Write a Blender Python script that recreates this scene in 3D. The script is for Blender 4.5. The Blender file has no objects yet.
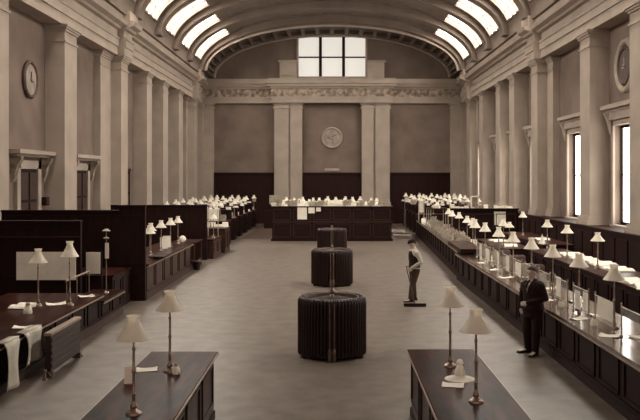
import bpy, math, random
from math import sin, cos, pi, radians as RD
from mathutils import Vector, Matrix
random.seed(7)
sc = bpy.context.scene
COL = sc.collection
# ---------------------------------------------------------------- materials
def mat(name, col, rough=.6, var=.12, scale=6, spec=.5, metal=0, bump=0, stretch=None, emit=None, trans=0, c2=None, detail=5, coat=0):
    m = bpy.data.materials.new(name); m.use_nodes = True
    nt = m.node_tree; b = nt.nodes['Principled BSDF']
    tc = nt.nodes.new('ShaderNodeTexCoord'); mp = nt.nodes.new('ShaderNodeMapping')
    nz = nt.nodes.new('ShaderNodeTexNoise'); nz.inputs['Scale'].default_value = scale; nz.inputs['Detail'].default_value = detail
    nt.links.new(tc.outputs['Object'], mp.inputs['Vector']); nt.links.new(mp.outputs['Vector'], nz.inputs['Vector'])
    if stretch: mp.inputs['Scale'].default_value = stretch
    cr = nt.nodes.new('ShaderNodeValToRGB')
    a = [max(0, c*(1-var)) for c in col]; d = c2 or [min(1, c*(1+var)) for c in col]
    cr.color_ramp.elements[0].position = .35; cr.color_ramp.elements[1].position = .65
    cr.color_ramp.elements[0].color = (*a, 1); cr.color_ramp.elements[1].color = (*d, 1)
    nt.links.new(nz.outputs['Fac'], cr.inputs['Fac']); nt.links.new(cr.outputs['Color'], b.inputs['Base Color'])
    b.inputs['Roughness'].default_value = rough; b.inputs['Metallic'].default_value = metal
    b.inputs['Specular IOR Level'].default_value = spec; b.inputs['Coat Weight'].default_value = coat
    b.inputs['Coat Roughness'].default_value = .15
    if trans: b.inputs['Transmission Weight'].default_value = trans
    if bump:
        bp = nt.nodes.new('ShaderNodeBump'); bp.inputs['Strength'].default_value = bump; bp.inputs['Distance'].default_value = .02
        nt.links.new(nz.outputs['Fac'], bp.inputs['Height']); nt.links.new(bp.outputs['Normal'], b.inputs['Normal'])
    if emit:
        b.inputs['Emission Color'].default_value = (*emit[0], 1); b.inputs['Emission Strength'].default_value = emit[1]
    return m
WARM = (1.0, .93, .83)
M = {}
M['plaster'] = mat('sepia_plaster', (.165, .122, .099), .85, .14, .7, spec=.2, bump=.05)
M['stone'] = mat('pale_stone', (.33, .268, .220), .75, .08, 1.2, spec=.25)
M['vault'] = mat('vault_plaster', (.155, .119, .096), .85, .10, .8, spec=.2)
M['frieze'] = mat('carved_frieze', (.27, .21, .165), .9, .45, 3.2, spec=.2, bump=.6)
M['dado'] = mat('dark_panelling', (.017, .0045, .0032), .65, .25, 2, spec=.15, stretch=(6, 6, .6))
M['wood'] = mat('dark_mahogany', (.0135, .0036, .0026), .6, .3, 3, spec=.15, stretch=(3, 3, .7))
M['wood2'] = mat('mid_mahogany', (.036, .0145, .0100), .45, .3, 3, spec=.3, stretch=(3, .8, 3))
M['top'] = mat('polished_counter_top', (.030, .0100, .0072), .28, .8, 2.5, spec=.03, stretch=(3, .5, 1))
M['gloss'] = mat('glossy_counter_top', (.050, .024, .017), .13, .5, 2.5, spec=.6, stretch=(3, .5, 1), coat=.3)
M['moulding'] = mat('pale_edge_moulding', (.28, .20, .15), .35, .2, 3, spec=.5)  # pale tone; on table and counter edges it paints the lit line
M['paper'] = mat('paper', (.78, .72, .62), .8, .07, 4, spec=.2)
M['paper2'] = mat('aged_paper', (.36, .31, .245), .8, .15, 4, spec=.2)
M['shade'] = mat('opal_glass', (.9, .85, .75), .4, .03, 3, spec=.4)
_n = M['shade'].node_tree; _t = _n.nodes.new('ShaderNodeBsdfTranslucent'); _t.inputs[0].default_value = (.97, .92, .82, 1); _m = _n.nodes.new('ShaderNodeMixShader'); _m.inputs[0].default_value = .45
_n.links.new(_n.nodes['Principled BSDF'].outputs[0], _m.inputs[1]); _n.links.new(_t.outputs[0], _m.inputs[2]); _n.links.new(_m.outputs[0], _n.nodes['Material Output'].inputs['Surface'])
M['brass'] = mat('dull_brass', (.26, .19, .145), .35, .25, 9, metal=.6)
M['steel'] = mat('pale_metal', (.40, .35, .29), .35, .2, 9, metal=.4)
M['iron'] = mat('painted_iron', (.020, .0075, .0055), .4, .25, 8, spec=.3)
M['iron2'] = mat('rubbed_iron', (.13, .085, .065), .4, .3, 14, metal=.3)
M['floor'] = mat('worn_linoleum', (.118, .088, .068), .38, .16, 2.6, spec=.6, detail=14, c2=(.165, .130, .102))
M['deck'] = mat('floor_boards', (.075, .040, .030), .5, .35, 2, spec=.4, stretch=(.3, 8, 1))
M['cloth'] = mat('white_linen', (.50, .46, .39), .95, .08, 5, spec=.1)
M['skin'] = mat('skin', (.52, .41, .34), .6, .05, 9, spec=.3)
M['suit'] = mat('dark_wool', (.020, .0095, .008), .9, .3, 30, spec=.15)
M['vest'] = mat('black_waistcoat', (.022, .010, .008), .85, .3, 30, spec=.2)
M['trouser'] = mat('dark_trouser_cloth', (.055, .033, .026), .9, .25, 25, spec=.15)
M['shirt'] = mat('shirt_cotton', (.42, .38, .32), .9, .06, 12, spec=.1)
M['hair'] = mat('dark_hair', (.03, .014, .011), .7, .3, 40)
M['leather'] = mat('ledger_leather', (.10, .06, .045), .6, .3, 6)
M['dial'] = mat('clock_dial', (.26, .21, .165), .6, .25, 3)
M['stone_dark'] = mat('dark_wreath_bronze', (.065, .035, .027), .6, .3, 9)
def glow(name, c, s):
    m = bpy.data.materials.new(name); m.use_nodes = True; nt = m.node_tree
    b = nt.nodes['Principled BSDF']; b.inputs['Base Color'].default_value = (.3, .3, .28, 1); b.inputs['Roughness'].default_value = .25
    b.inputs['Emission Color'].default_value = (*c, 1); b.inputs['Emission Strength'].default_value = s
    return m
M['sky_pane'] = glow('skylight_pane', WARM, 15.0)
M['win_pane'] = glow('daylit_window_pane', WARM, 5.0)
M['lun_pane'] = glow('daylit_lunette_pane', WARM, .42)
g = bpy.data.materials.new('screen_glass'); g.use_nodes = True
nt = g.node_tree; b = nt.nodes['Principled BSDF']; b.inputs['Base Color'].default_value = (.75, .7, .62, 1)
b.inputs['Roughness'].default_value = .05; b.inputs['Alpha'].default_value = .13; M['glass'] = g

# ---------------------------------------------------------------- mesh helpers
class MB:
    def __init__(s): s.v = []; s.f = []
    def add(s, vs, fs):
        o = len(s.v); s.v += [tuple(p) for p in vs]; s.f += [tuple(i+o for i in f) for f in fs]; return s
    def box(s, x0, x1, y0, y1, z0, z1):
        if x0 > x1: x0, x1 = x1, x0
        if y0 > y1: y0, y1 = y1, y0
        return s.add([(x0,y0,z0),(x1,y0,z0),(x1,y1,z0),(x0,y1,z0),(x0,y0,z1),(x1,y0,z1),(x1,y1,z1),(x0,y1,z1)],
              [(0,3,2,1),(4,5,6,7),(0,1,5,4),(1,2,6,5),(2,3,7,6),(3,0,4,7)])
    def cbox(s, c, d, rz=0, rx=0, ry=0):
        m = Matrix.Translation(c) @ Matrix.Rotation(rz, 4, 'Z') @ Matrix.Rotation(rx, 4, 'X') @ Matrix.Rotation(ry, 4, 'Y')
        t = MB().box(-d[0]/2, d[0]/2, -d[1]/2, d[1]/2, -d[2]/2, d[2]/2)
        return s.add([m @ Vector(p) for p in t.v], t.f)
    def lathe(s, prof, n=20, c=(0,0,0), cap=True):
        vs = [(c[0]+r*cos(2*pi*i/n), c[1]+r*sin(2*pi*i/n), c[2]+z) for r, z in prof for i in range(n)]
        fs = [(k*n+i, k*n+(i+1) % n, (k+1)*n+(i+1) % n, (k+1)*n+i) for k in range(len(prof)-1) for i in range(n)]
        if cap: fs += [tuple(range(n))[::-1], tuple((len(prof)-1)*n+i for i in range(n))]
        return s.add(vs, fs)
    def rings(s, rs, cap=True):
        n = len(rs[0]); vs = [p for r in rs for p in r]
        fs = [(k*n+i, k*n+(i+1) % n, (k+1)*n+(i+1) % n, (k+1)*n+i) for k in range(len(rs)-1) for i in range(n)]
        if cap: fs += [tuple(range(n))[::-1], tuple((len(rs)-1)*n+i for i in range(n))]
        return s.add(vs, fs)
    def tube(s, pts, r, n=8, flat=1.0):
        pts = [Vector(p) for p in pts]; R = r if isinstance(r, (list, tuple)) else [r]*len(pts)
        rs = []; up = None
        for i, p in enumerate(pts):
            t = (pts[min(i+1, len(pts)-1)] - pts[max(i-1, 0)]).normalized()
            if up is None: up = Vector((0, 0, 1)) if abs(t.z) < .9 else Vector((0, 1, 0))
            a = t.cross(up).normalized(); bb = a.cross(t).normalized()
            rs.append([p + a*R[i]*cos(2*pi*k/n) + bb*R[i]*flat*sin(2*pi*k/n) for k in range(n)])
        return s.rings(rs)
    def ball(s, c, r, n=12, m=8):
        r = r if isinstance(r, (list, tuple)) else (r, r, r)
        return s.rings([[(c[0]+r[0]*max(.02, sin(pi*k/m))*cos(2*pi*i/n), c[1]+r[1]*max(.02, sin(pi*k/m))*sin(2*pi*i/n), c[2]-r[2]*cos(pi*k/m)) for i in range(n)] for k in range(m+1)])
    def prism(s, poly, y0, y1):          # poly in XZ, extruded along Y
        n = len(poly)
        return s.add([(x, y0, z) for x, z in poly] + [(x, y1, z) for x, z in poly],
            [tuple(range(n)), tuple(range(2*n-1, n-1, -1))] + [(i, (i+1) % n + 0, (i+1) % n + n, i+n)[::-1] for i in range(n)])
    def prismx(s, poly, x0, x1):         # poly in YZ, extruded along X
        n = len(poly)
        return s.add([(x0, y, z) for y, z in poly] + [(x1, y, z) for y, z in poly],
            [tuple(range(n))[::-1], tuple(range(n, 2*n))] + [(i, (i+1) % n, (i+1) % n + n, i+n) for i in range(n)])
    def build(s, name, m, parent=None, smooth=False, bevel=0, loc=(0,0,0), fix=True):
        me = bpy.data.meshes.new(name); me.from_pydata(s.v, [], s.f)
        if fix:
            import bmesh
            bm = bmesh.new(); bm.from_mesh(me); bmesh.ops.recalc_face_normals(bm, faces=bm.faces); bm.to_mesh(me); bm.free()
        me.materials.append(M[m] if isinstance(m, str) else m)
        if smooth:
            me.shade_smooth()
            try: me.set_sharp_from_angle(angle=RD(45))
            except Exception: pass
        o = bpy.data.objects.new(name, me); COL.objects.link(o); o.location = loc
        if parent: o.parent = parent
        if bevel:
            bv = o.modifiers.new('bevel', 'BEVEL'); bv.width = bevel; bv.segments = 1; bv.limit_method = 'ANGLE'
        return o
def tag(o, label=None, cat=None, group=None, kind=None):
    if label: o['label'] = label
    if cat: o['category'] = cat
    if group: o['group'] = group
    if kind: o['kind'] = kind
    return o
def thing(name, label, cat, loc=(0,0,0), rz=0, group=None):
    o = bpy.data.objects.new(name, None); COL.objects.link(o); o.empty_display_size = .1
    o.location = loc; o.rotation_euler = (0, 0, rz); return tag(o, label, cat, group)
def kids(o): return [c for c in list(o.children)]
def dup(o, parent=None):
    c = o.copy(); COL.objects.link(c)
    if parent: c.parent = parent
    for ch in KID.get(o.name, []):
        KID.setdefault(c.name, []).append(dup(ch, c))
    return c
KID = {}
def reg(root, *ch):
    KID.setdefault(root.name, []).extend(ch); return root
ORD = 'nearest second third fourth fifth sixth seventh eighth ninth tenth eleventh twelfth thirteenth fourteenth fifteenth sixteenth seventeenth eighteenth nineteenth twentieth'.split()

# ================================================================ THE SETTING
ZC = 3.45                                  # eye height
YF = 61.6                                  # far wall
floor = tag(MB().box(-10.6, 10.6, -1, YF+.5, -.2, 0).build('floor', 'floor'), kind='structure')

WL = tag(MB().box(-10.7, -10.2, -1, YF, 0, 10.9).build('wall_left', 'plaster'), kind='structure')
# right wall with window openings
RW = [(16.0, 18.5), (21.6, 24.1), (27.4, 29.9), (33.2, 35.7), (40.0, 42.3), (44.6, 46.4), (48.8, 51.2), (54.0, 56.3)]
WZ0, WZ1 = 1.75, 5.3
mb = MB(); mb.box(10.2, 10.7, -1, YF, 0, WZ0); mb.box(10.2, 10.7, -1, YF, WZ1, 10.9)
y = -1
for a, c in RW: mb.box(10.2, 10.7, y, a, WZ0, WZ1); y = c
mb.box(10.2, 10.7, y, YF, WZ0, WZ1)
WR = tag(mb.build('wall_right', 'plaster'), kind='structure')
# dado panelling with raised panels
for s, W, nm in ((-1, WL, 'left'), (1, WR, 'right')):
    d = MB(); d.box(s*9.3, s*10.2, -1, YF, 0, 1.6); d.box(s*9.22, s*10.2, -1, YF, 1.6, 1.68); d.box(s*9.24, s*9.3, -1, YF, 0, .22)
    for k in range(52): d.box(s*9.26, s*9.3, k*1.18+.1, k*1.18+1.05, .35, 1.45)
    d.build('dado', 'dado', W)

def pilaster(W, s, xf, y0, y1, xb=10.2, z0=1.68, z1=8.88):
    p = MB()
    p.box(s*xf, s*xb, y0, y1, z0, z1)
    for e, a, c in ((.12, z0, z0+.16), (.08, z0+.16, z0+.26), (.04, z0+.26, z0+.32), (.04, z1-.62, z1-.56), (.05, z1-.24, z1-.16), (.10, z1-.16, z1-.08), (.15, z1-.08, z1)):
        p.box(s*(xf-e), s*xb, y0-e, y1+e, a, c)
    return p.build('pilaster', 'stone', W)
PL = [(8.6, 9.9), (16.2, 17.5), (23.2, 24.4), (29.5, 30.9), (42.6, 43.8), (46.7, 48.1), (51.5, 52.9)]
PR = [(8.6, 9.9), (14.0, 15.2), (19.6, 20.8), (25.3, 26.5), (30.6, 31.8), (43.3, 44.5), (47.0, 48.1), (52.3, 53.6)]
for a, c in PL: pilaster(WL, -1, 9.5, a, c)
for a, c in PR: pilaster(WR, 1, 9.5, a, c)
for W, s, a, b_, c in ((WL, -1, 35.5, 37.2, 38.4), (WR, 1, 37.2, 38.2, 39.4), (WL, -1, 56.3, 57.0, 58.3), (WR, 1, 56.3, 57.0, 58.3), (WL, -1, 60.2, 60.6, 61.6), (WR, 1, 60.2, 60.6, 61.6), (WL,-1,0,1,2.2), (WR,1,0,1,2.2)):
    pilaster(W, s, 9.9, a, c+.15); pilaster(W, s, 9.45, b_, c)
def prof(xf):
    return [(xf, 8.88), (xf, 9.25), (xf-.06, 9.25), (xf-.06, 9.55), (xf-.1, 9.58), (xf-.1, 9.66), (xf+.02, 9.68), (xf+.02, 10.0), (xf-.14, 10.04), (xf-.2, 10.12),
            (xf-.42, 10.2), (xf-.48, 10.38), (xf-.25, 10.42), (xf-.25, 10.85), (10.9, 10.85), (10.9, 8.88)]
for s, W, piers in ((-1, WL, ((0, 2.3), (37.0, 38.5), (56.9, 58.4))), (1, WR, ((0, 2.3), (38.0, 39.5), (56.9, 58.4)))):
    e = MB(); e.prism([(s*x, z) for x, z in prof(9.55)], -1, YF)
    e.build('entablature', 'stone', W, fix=True)
    for a, c in piers:
        e = MB(); e.prism([(s*x, z) for x, z in prof(9.25)], a, c); e.build('entablature_block', 'stone', W)

# ---- far wall
F = MB()
F.box(-10.7, 10.7, YF, YF+.6, 0, 10.9); F.box(-10.7, -2.5, YF, YF+.6, 10.9, 15.5); F.box(2.5, 10.7, YF, YF+.6, 10.9, 15.5); F.box(-2.5, 2.5, YF, YF+.6, 13.85, 15.5)
WF = tag(F.build('wall_far', 'plaster'), kind='structure')
p = MB()                                      # projecting centre: paired pilasters
for s in (-1, 1):
    for a, c in ((2.2, 3.05), (3.2, 4.25)):
        for e, z0, z1 in ((0, 0, 8.9), (.08, 8.5, 8.62), (.1, 8.78, 8.9), (.08, 1.2, 1.6)):
            p.box(s*(a-e), s*(c+e), YF-.5-e, YF, z0, z1)
    p.box(s*3.0, s*3.3, YF-.36, YF, 0, 8.9)
p.build('centre_pilasters', 'stone', WF)
p = MB(); 
for x0, x1, pr in ((-10.2, 10.2, .25), (-4.45, 4.45, .75)):
    for e, z0, z1 in ((0, 8.9, 9.2), (.06, 9.2, 9.35), (.12, 9.95, 10.1), (.3, 10.1, 10.28), (.42, 10.28, 10.5), (.2, 10.5, 10.68)):
        p.box(x0-e if x0 > -9 else x0, x1+e if x1 < 9 else x1, YF-pr-e, YF, z0, z1)
p.build('cornice', 'stone', WF)
p = MB(); p.box(-10.2, 10.2, YF-.25, YF, 9.35, 9.95); p.box(-4.45, 4.45, YF-.75, YF, 9.35, 9.95)
for k in range(-16, 17):
    yb = YF-.75 if abs(k*.53) < 4.3 else YF-.25
    p.ball((k*.53, yb, 9.65), (.2, .07, .2), 10, 6)
p.build('frieze', 'frieze', WF)
p = MB()
for s in (-1, 1):
    p.box(s*2.6, s*3.85, YF-.5, YF, 10.68, 11.9); p.box(s*2.55, s*3.95, YF-.6, YF, 11.9, 12.05); p.box(s*2.8, s*3.65, YF-.55, YF-.5, 10.9, 11.7)
p.build('attic_block', 'stone', WF)
p = MB()
for x0, x1 in ((-10.2, -4.3), (-2.15, 2.15), (4.3, 10.2)):
    p.box(x0, x1, YF-.16, YF, 0, 3.65); p.box(x0, x1, YF-.24, YF, 3.65, 3.78)
    n = round((x1-x0)/.85)
    for k in range(n):
        a = x0+(x1-x0)*k/n
        p.box(a+.08, a+(x1-x0)/n-.08, YF-.2, YF-.16, 1.9, 3.5)
p.build('timber_panelling', 'dado', WF)
p = MB()
for s in (-1, 1):
    for e, z0, z1 in ((0, 0, 8.9), (.08, 8.5, 8.62), (.1, 8.78, 8.9), (.08, 1.2, 1.6)): p.box(s*(8.75-e), s*9.6, YF-.45-e, YF, z0, z1)
p.build('corner_pilaster', 'stone', WF)
# lunette window
w = tag(MB().box(-2.62, 2.62, YF-.12, YF-.02, 10.78, 10.9).box(-2.62, 2.62, YF-.12, YF-.02, 13.85, 13.98).box(-2.62, -2.48, YF-.12, YF, 10.9, 13.85).box(2.48, 2.62, YF-.12, YF, 10.9, 13.85).build('window_1', 'stone'), kind='structure')
f = MB()
for x in (-.86, .86): f.box(x-.11, x+.11, YF+.02, YF+.2, 10.9, 13.85)
f.box(-2.5, 2.5, YF+.05, YF+.15, 12.3, 12.4); f.build('glazing_bars', 'dado', w)
for i in range(3):
    MB().box(-2.48+i*1.68, -.95+i*1.68+.05, YF+.22, YF+.25, 10.9, 13.85).build('pane', 'lun_pane', w)
# far clock / wreath and plaque
c = thing('wall_clock', 'round wreathed clock high in the centre of the end wall', 'clock', (0, YF-.02, 6.35))
q = MB(); q.tube([(.72*cos(a), -.06, .72*sin(a)) for a in [2*pi*k/32 for k in range(33)]], .09, 8); q.build('rim', 'stone', c, True)
q = MB(); q.rings([[(.66*cos(2*pi*k/32), yy, .66*sin(2*pi*k/32)) for k in range(32)] for yy in (0, -.06)]); q.build('dial', 'dial', c)
q = MB(); q.cbox((.12, -.085, .12), (.36, .02, .05), 0, 0, RD(-40)); q.cbox((-.12, -.085, -.06), (.5, .02, .05), 0, 0, RD(25)); q.build('hand', 'stone_dark', c)
c = thing('wall_plaque', 'small pale plaque under the end wall clock', 'plaque', (0, YF-.02, 3.9))
MB().box(-.55, .55, -.1, 0, 0, .2).build('tablet', 'stone', c); MB().box(-.42, .42, -.12, -.1, .05, .15).build('inset', 'paper2', c)

# ---- side wall clocks
def clock(loc, s, r, label, matrim):
    c = thing('wall_clock', label, 'clock', loc)
    q = MB(); q.tube([(-s*.06, r*cos(a), r*sin(a)) for a in [2*pi*k/36 for k in range(37)]], r*.13, 8); q.build('rim', matrim, c, True)
    q = MB(); q.rings([[(xx, r*.9*cos(2*pi*k/32), r*.9*sin(2*pi*k/32)) for k in range(32)] for xx in (-s*.08, 0)]); q.build('dial', 'dial' if s < 0 else 'stone_dark', c)
    q = MB(); q.cbox((-s*.1, 0, r*.22), (.02, .05, r*.5)); q.cbox((-s*.1, r*.15, -r*.1), (.02, r*.4, .05)); q.build('hand', 'stone_dark' if s < 0 else 'paper2', c)
    q = MB(); q.ball((-s*.1, 0, 0), .06); q.build('boss', 'moulding', c, True)
    return c
clock((-10.2, 27.9, 6.72), -1, .58, 'round clock with dark ring on the left wall near the ceiling', 'stone_dark')
cc = clock((10.2, 28.7, 7.3), 1, .62, 'round clock with dark face and pale surround on the right wall', 'stone_dark')
q = MB(); q.tube([(-.03, .84*cos(a), .84*sin(a)) for a in [2*pi*k/36 for k in range(37)]], .13, 8); q.build('surround', 'paper2', cc, True)

# ---- windows right
for i, (a, c_) in enumerate(RW):
    w = tag(MB().box(10.12, 10.2, a-.2, a, WZ0, WZ1+.2).box(10.12, 10.2, c_, c_+.2, WZ0, WZ1+.2).box(10.12, 10.2, a-.2, c_+.2, WZ1, WZ1+.2).box(10.05, 10.6, a-.15, c_+.15, WZ0-.1, WZ0).build('window_%d' % (i+2), 'stone'), kind='structure')
    f = MB(); f.box(10.4, 10.46, a, a+.1, WZ0, WZ1); f.box(10.4, 10.46, c_-.1, c_, WZ0, WZ1); f.box(10.4, 10.46, a, c_, WZ1-.1, WZ1); f.box(10.4, 10.46, a, c_, WZ0, WZ0+.1)
    f.box(10.41, 10.45, (a+c_)/2-.03, (a+c_)/2+.03, WZ0, WZ1); f.box(10.41, 10.45, a, c_, 3.5, 3.55)
    f = f.build('sash', 'wood', w)
    MB().box(10.47, 10.5, a, c_, WZ0, WZ1).build('pane', 'win_pane', f)
    h = MB(); h.box(9.95, 10.2, a-.35, c_+.35, 5.78, 5.88); h.box(9.8, 10.2, a-.45, c_+.45, 5.88, 6.02); h.box(10.0, 10.2, a-.2, c_+.2, 5.5, 5.78); h.build('hood', 'stone', w)
    for yy in (a-.22, c_+.22):
        k = MB(); k.prism([(10.2, 5.0), (10.1, 5.0), (10.05, 5.2), (9.98, 5.5), (9.88, 5.7), (9.88, 5.78), (10.2, 5.78)], yy-.1, yy+.1); k.build('bracket', 'stone', w)
# ---- doors left
DL = [(12.0, 13.5), (19.3, 20.8), (26.9, 28.5), (32.8, 34.3), (39.7, 41.4), (44.6, 46.0), (49.0, 50.7), (53.9, 55.6)]
for i, (a, c_) in enumerate(DL):
    d = tag(MB().box(-10.2, -10.14, a, c_, 1.4, 3.72).build('door_%d' % (i+1), 'wood'), kind='structure')
    q = MB()
    for z0, z1 in ((1.8, 2.6), (2.7, 3.6)):
        for u in (0, 1): q.box(-10.14, -10.11, a+.1+u*(c_-a)/2, a-.08+(u+1)*(c_-a)/2, z0, z1)
    q.build('door_panel', 'wood2', d)
    if i < 4:
        q = MB(); q.box(-10.2, -10.08, a-.3, a, 1.5, 4.0); q.box(-10.2, -10.08, c_, c_+.3, 1.5, 4.0); q.box(-10.2, -10.08, a-.3, c_+.3, 3.72, 4.0); q.build('door_frame', 'stone', d)
        h = MB(); h.box(-9.95, -10.2, a-.7, c_+.9, 4.12, 4.2); h.box(-9.8, -10.2, a-.8, c_+1.0, 4.2, 4.34); h.build('hood', 'stone', d)
        for yy in (a-.5, c_+.7):
            k = MB(); k.prism([(-10.2, 3.3), (-10.1, 3.3), (-10.05, 3.5), (-9.98, 3.8), (-9.85, 4.0), (-9.85, 4.12), (-10.2, 4.12)], yy-.11, yy+.11); k.build('bracket', 'frieze', d)
    else:
        q = MB(); q.box(-10.2, -10.1, a-.12, a, 1.5, 3.85); q.box(-10.2, -10.1, c_, c_+.12, 1.5, 3.85); q.box(-10.2, -10.05, a-.16, c_+.16, 3.72, 3.86); q.build('door_frame', 'wood', d)

# ---- vault
ZS = 10.8
def vp(a, b_, t, s=1): return (-a*cos(t)*s, ZS+b_*sin(t))
def arcslab(mb, a, b_, th, t0, t1, y0, y1, n=24):
    inn = [vp(a, b_, t0+(t1-t0)*k/n) for k in range(n+1)]; out = [vp(a+th, b_+th, t0+(t1-t0)*k/n) for k in range(n+1)]
    vs = []; 
    for k in range(n+1): vs += [(inn[k][0], y0, inn[k][1]), (inn[k][0], y1, inn[k][1]), (out[k][0], y1, out[k][1]), (out[k][0], y0, out[k][1])]
    fs = []
    for k in range(n):
        o = 4*k; fs += [(o, o+4, o+5, o+1), (o+1, o+5, o+6, o+2), (o+2, o+6, o+7, o+3), (o+3, o+7, o+4, o)]
    fs += [(0, 1, 2, 3), (4*n+3, 4*n+2, 4*n+1, 4*n)]
    mb.add(vs, fs)
bays = [55.0-4.7*k for k in range(12)]; GLZ = bays[:9]
T0, T1 = RD(9), RD(41)
shell = MB(); ribs = MB()
arcslab(shell, 9.15, 3.8, .25, T1, pi-T1, -1, YF, 30)
arcslab(shell, 9.15, 3.8, .25, RD(-2), T0, -1, YF, 3); arcslab(shell, 9.15, 3.8, .25, pi-T0, pi+RD(2), -1, YF, 3)
edges = [YF] + [v for c in GLZ for v in (c+1.6, c-1.6)] + [-1]
for k in range(0, len(edges)-1, 2):
    if edges[k] - edges[k+1] > .01:
        for t in ((T0, T1), (pi-T1, pi-T0)): arcslab(shell, 9.15, 3.8, .25, t[0], t[1], edges[k+1], edges[k], 8)
CE = tag(shell.build('ceiling', 'vault', smooth=True), kind='structure')
for c in bays:
    r = MB(); arcslab(r, 8.85, 3.28, .5, 0, pi, c+1.95, c+2.75, 40); r.build('vault_rib', 'vault', CE, True)
    for s in ((-1, 1) if c in GLZ else ()):                       # glazed panel with frame and bars, one pane object per side
        t = (T0, T1) if s > 0 else (pi-T1, pi-T0)
        g = MB(); arcslab(g, 9.3, 3.95, .03, t[0], t[1], c-1.6, c+1.6, 5); g.build('skylight_pane', 'sky_pane', CE)
        f = MB(); 
        for yy in (c-1.6, c+1.5, c-.55, c+.5): arcslab(f, 9.08, 3.73, .2, t[0], t[1], yy, yy+(.1 if abs(yy-c) > 1 else .05), 8)
        for tt in (t[0], t[1]-RD(1.2)): arcslab(f, 9.08, 3.73, .22, tt, tt+RD(1.2), c-1.6, c+1.6, 2)
        for kk in (1, 2, 3): arcslab(f, 9.2, 3.85, .1, t[0]+(t[1]-t[0])*kk/4, t[0]+(t[1]-t[0])*kk/4+RD(.35), c-1.6, c+1.6, 2)
        f.build('skylight_frame', 'vault', CE)
# coffers in the centre of each bay
for c in bays[:6]:
    q = MB()
    for t0, t1 in ((RD(46), RD(62)), (RD(66), RD(88)), (RD(92), RD(114)), (RD(118), RD(134))):
        for yy in (c-1.5, c+1.4): arcslab(q, 9.07, 3.72, .1, t0, t1, yy, yy+.1, 6)
        for tt in (t0, t1-RD(1)): arcslab(q, 9.07, 3.72, .1, tt, tt+RD(1), c-1.5, c+1.5, 2)
    q.build('coffer_moulding', 'vault', CE)
# deep end arch with pierced coffers against the end wall
q = MB(); arcslab(q, 8.7, 3.12, .7, 0, pi, 57.3, 57.9, 48); arcslab(q, 8.7, 3.12, .7, 0, pi, 60.9, YF, 48); arcslab(q, 9.0, 3.42, .4, 0, pi, 57.9, 60.9, 48)
n = 26
for k in range(n+1):
    t = pi*k/n; arcslab(q, 8.7, 3.12, .3, max(0, t-RD(.9)), min(pi, t+RD(.9)), 57.9, 60.9, 2)
q.build('end_arch', 'vault', CE, True)
q = MB(); arcslab(q, 8.62, 3.04, .12, 0, pi, 57.22, 57.42, 48); arcslab(q, 8.62, 3.04, .12, 0, pi, 61.3, 61.5, 48); q.build('arch_moulding', 'stone', CE, True)
tag(MB().box(-5.0, -3.5, 46.5, YF, 0, .01).box(3.6, 4.4, 46.5, YF, 0, .01).build('trim_1', 'deck'), kind='structure')

# ================================================================ LAMPS
def make_lamp():
    r = thing('desk_lamp', 'x', 'lamp', (0, 0, 0))
    b_ = MB().lathe([(.085, 0), (.085, .015), (.07, .03), (.045, .04), (.03, .06), (.042, .085), (.028, .11), (.018, .14)], 20).build('base', 'brass', r, True)
    st = MB().lathe([(.017, .13), (.019, .2), (.026, .215), (.017, .23), (.016, .43), (.023, .44), (.023, .46), (.015, .475), (.013, .66), (.02, .675), (.02, .69), (.011, .71), (.010, .86)], 14).build('stem', 'brass', r, True)
    s = MB(); s.lathe([(.184, .785), (.176, .798), (.138, .845), (.103, .895), (.076, .94), (.064, .97), (.063, .993), (.078, 1.03), (.074, 1.03), (.059, .993), (.060, .968), (.099, .895), (.134, .845), (.172, .798), (.180, .783)], 28, cap=False)
    s.f += [((14)*28+i, 14*28+(i+1) % 28, (i+1) % 28, i) for i in range(28)]
    sh = s.build('lamp_shade', 'shade', r, True)
    h = MB().lathe([(.028, .84), (.032, .87), (.025, .92), (.012, .96)], 14).tube([(-.057, 0, .97), (.057, 0, .97)], .004, 6).tube([(0, -.057, .97), (0, .057, .97)], .004, 6).build('lamp_holder', 'brass', st, True)
    reg(st, h)
    return reg(r, b_, st, sh)
lamp0 = make_lamp(); lamp_used = False
LAMPN = [0]
def lamp(x, y, zb, ztop, label, group=None):
    global lamp_used
    o = dup(lamp0) if lamp_used else lamp0
    lamp_used = True
    LAMPN[0] += 1
    o.location = (x, y, zb); o.scale = (1, 1, (ztop-zb)/1.03); o.rotation_euler = (0, 0, random.random()*3)
    o['label'] = label
    if group: o['group'] = group
    elif 'group' in o: del o['group']
    return o

# ================================================================ PAPERS, BOOKS
def stack_mesh(w, d, n, t=.02, seed=0, m='paper'):
    rr = random.Random(seed); q = MB(); z = 0
    for k in range(n):
        th = t*(.6+rr.random()); q.cbox((rr.uniform(-.02, .02), rr.uniform(-.02, .02), z+th/2), (w*(.85+rr.random()*.2), d*(.85+rr.random()*.2), th), rr.uniform(-.3, .3)); z += th
    return q
def curled(w, d, h=.03, seed=0):
    rr = random.Random(seed); n = 7; vs = []; 
    for i in range(n+1):
        for j in range(n+1):
            u, v = i/n-.5, j/n-.5
            vs.append((u*w, v*d, .004+h*(abs(u*2)**2.2)*(.4+.6*(v+.5))+.004*sin(5*u+seed)))
    f = [(i*(n+1)+j, (i+1)*(n+1)+j, (i+1)*(n+1)+j+1, i*(n+1)+j+1) for i in range(n) for j in range(n)]
    o = len(vs); vs += [(x, y, z-.004) for x, y, z in vs]
    f2 = [tuple(k+o for k in q[::-1]) for q in f]
    q = MB(); q.add(vs, f+f2); return q
def sheet(x, y, z, w, d, rz, label, h=.03, cat='paper', group=None, m='paper'):
    o = curled(w, d, h, int(x*10)).build('paper_sheet', m, None, True, loc=(x, y, z), fix=False); o.rotation_euler = (0, 0, rz)
    return tag(o, label, cat, group)
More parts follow.
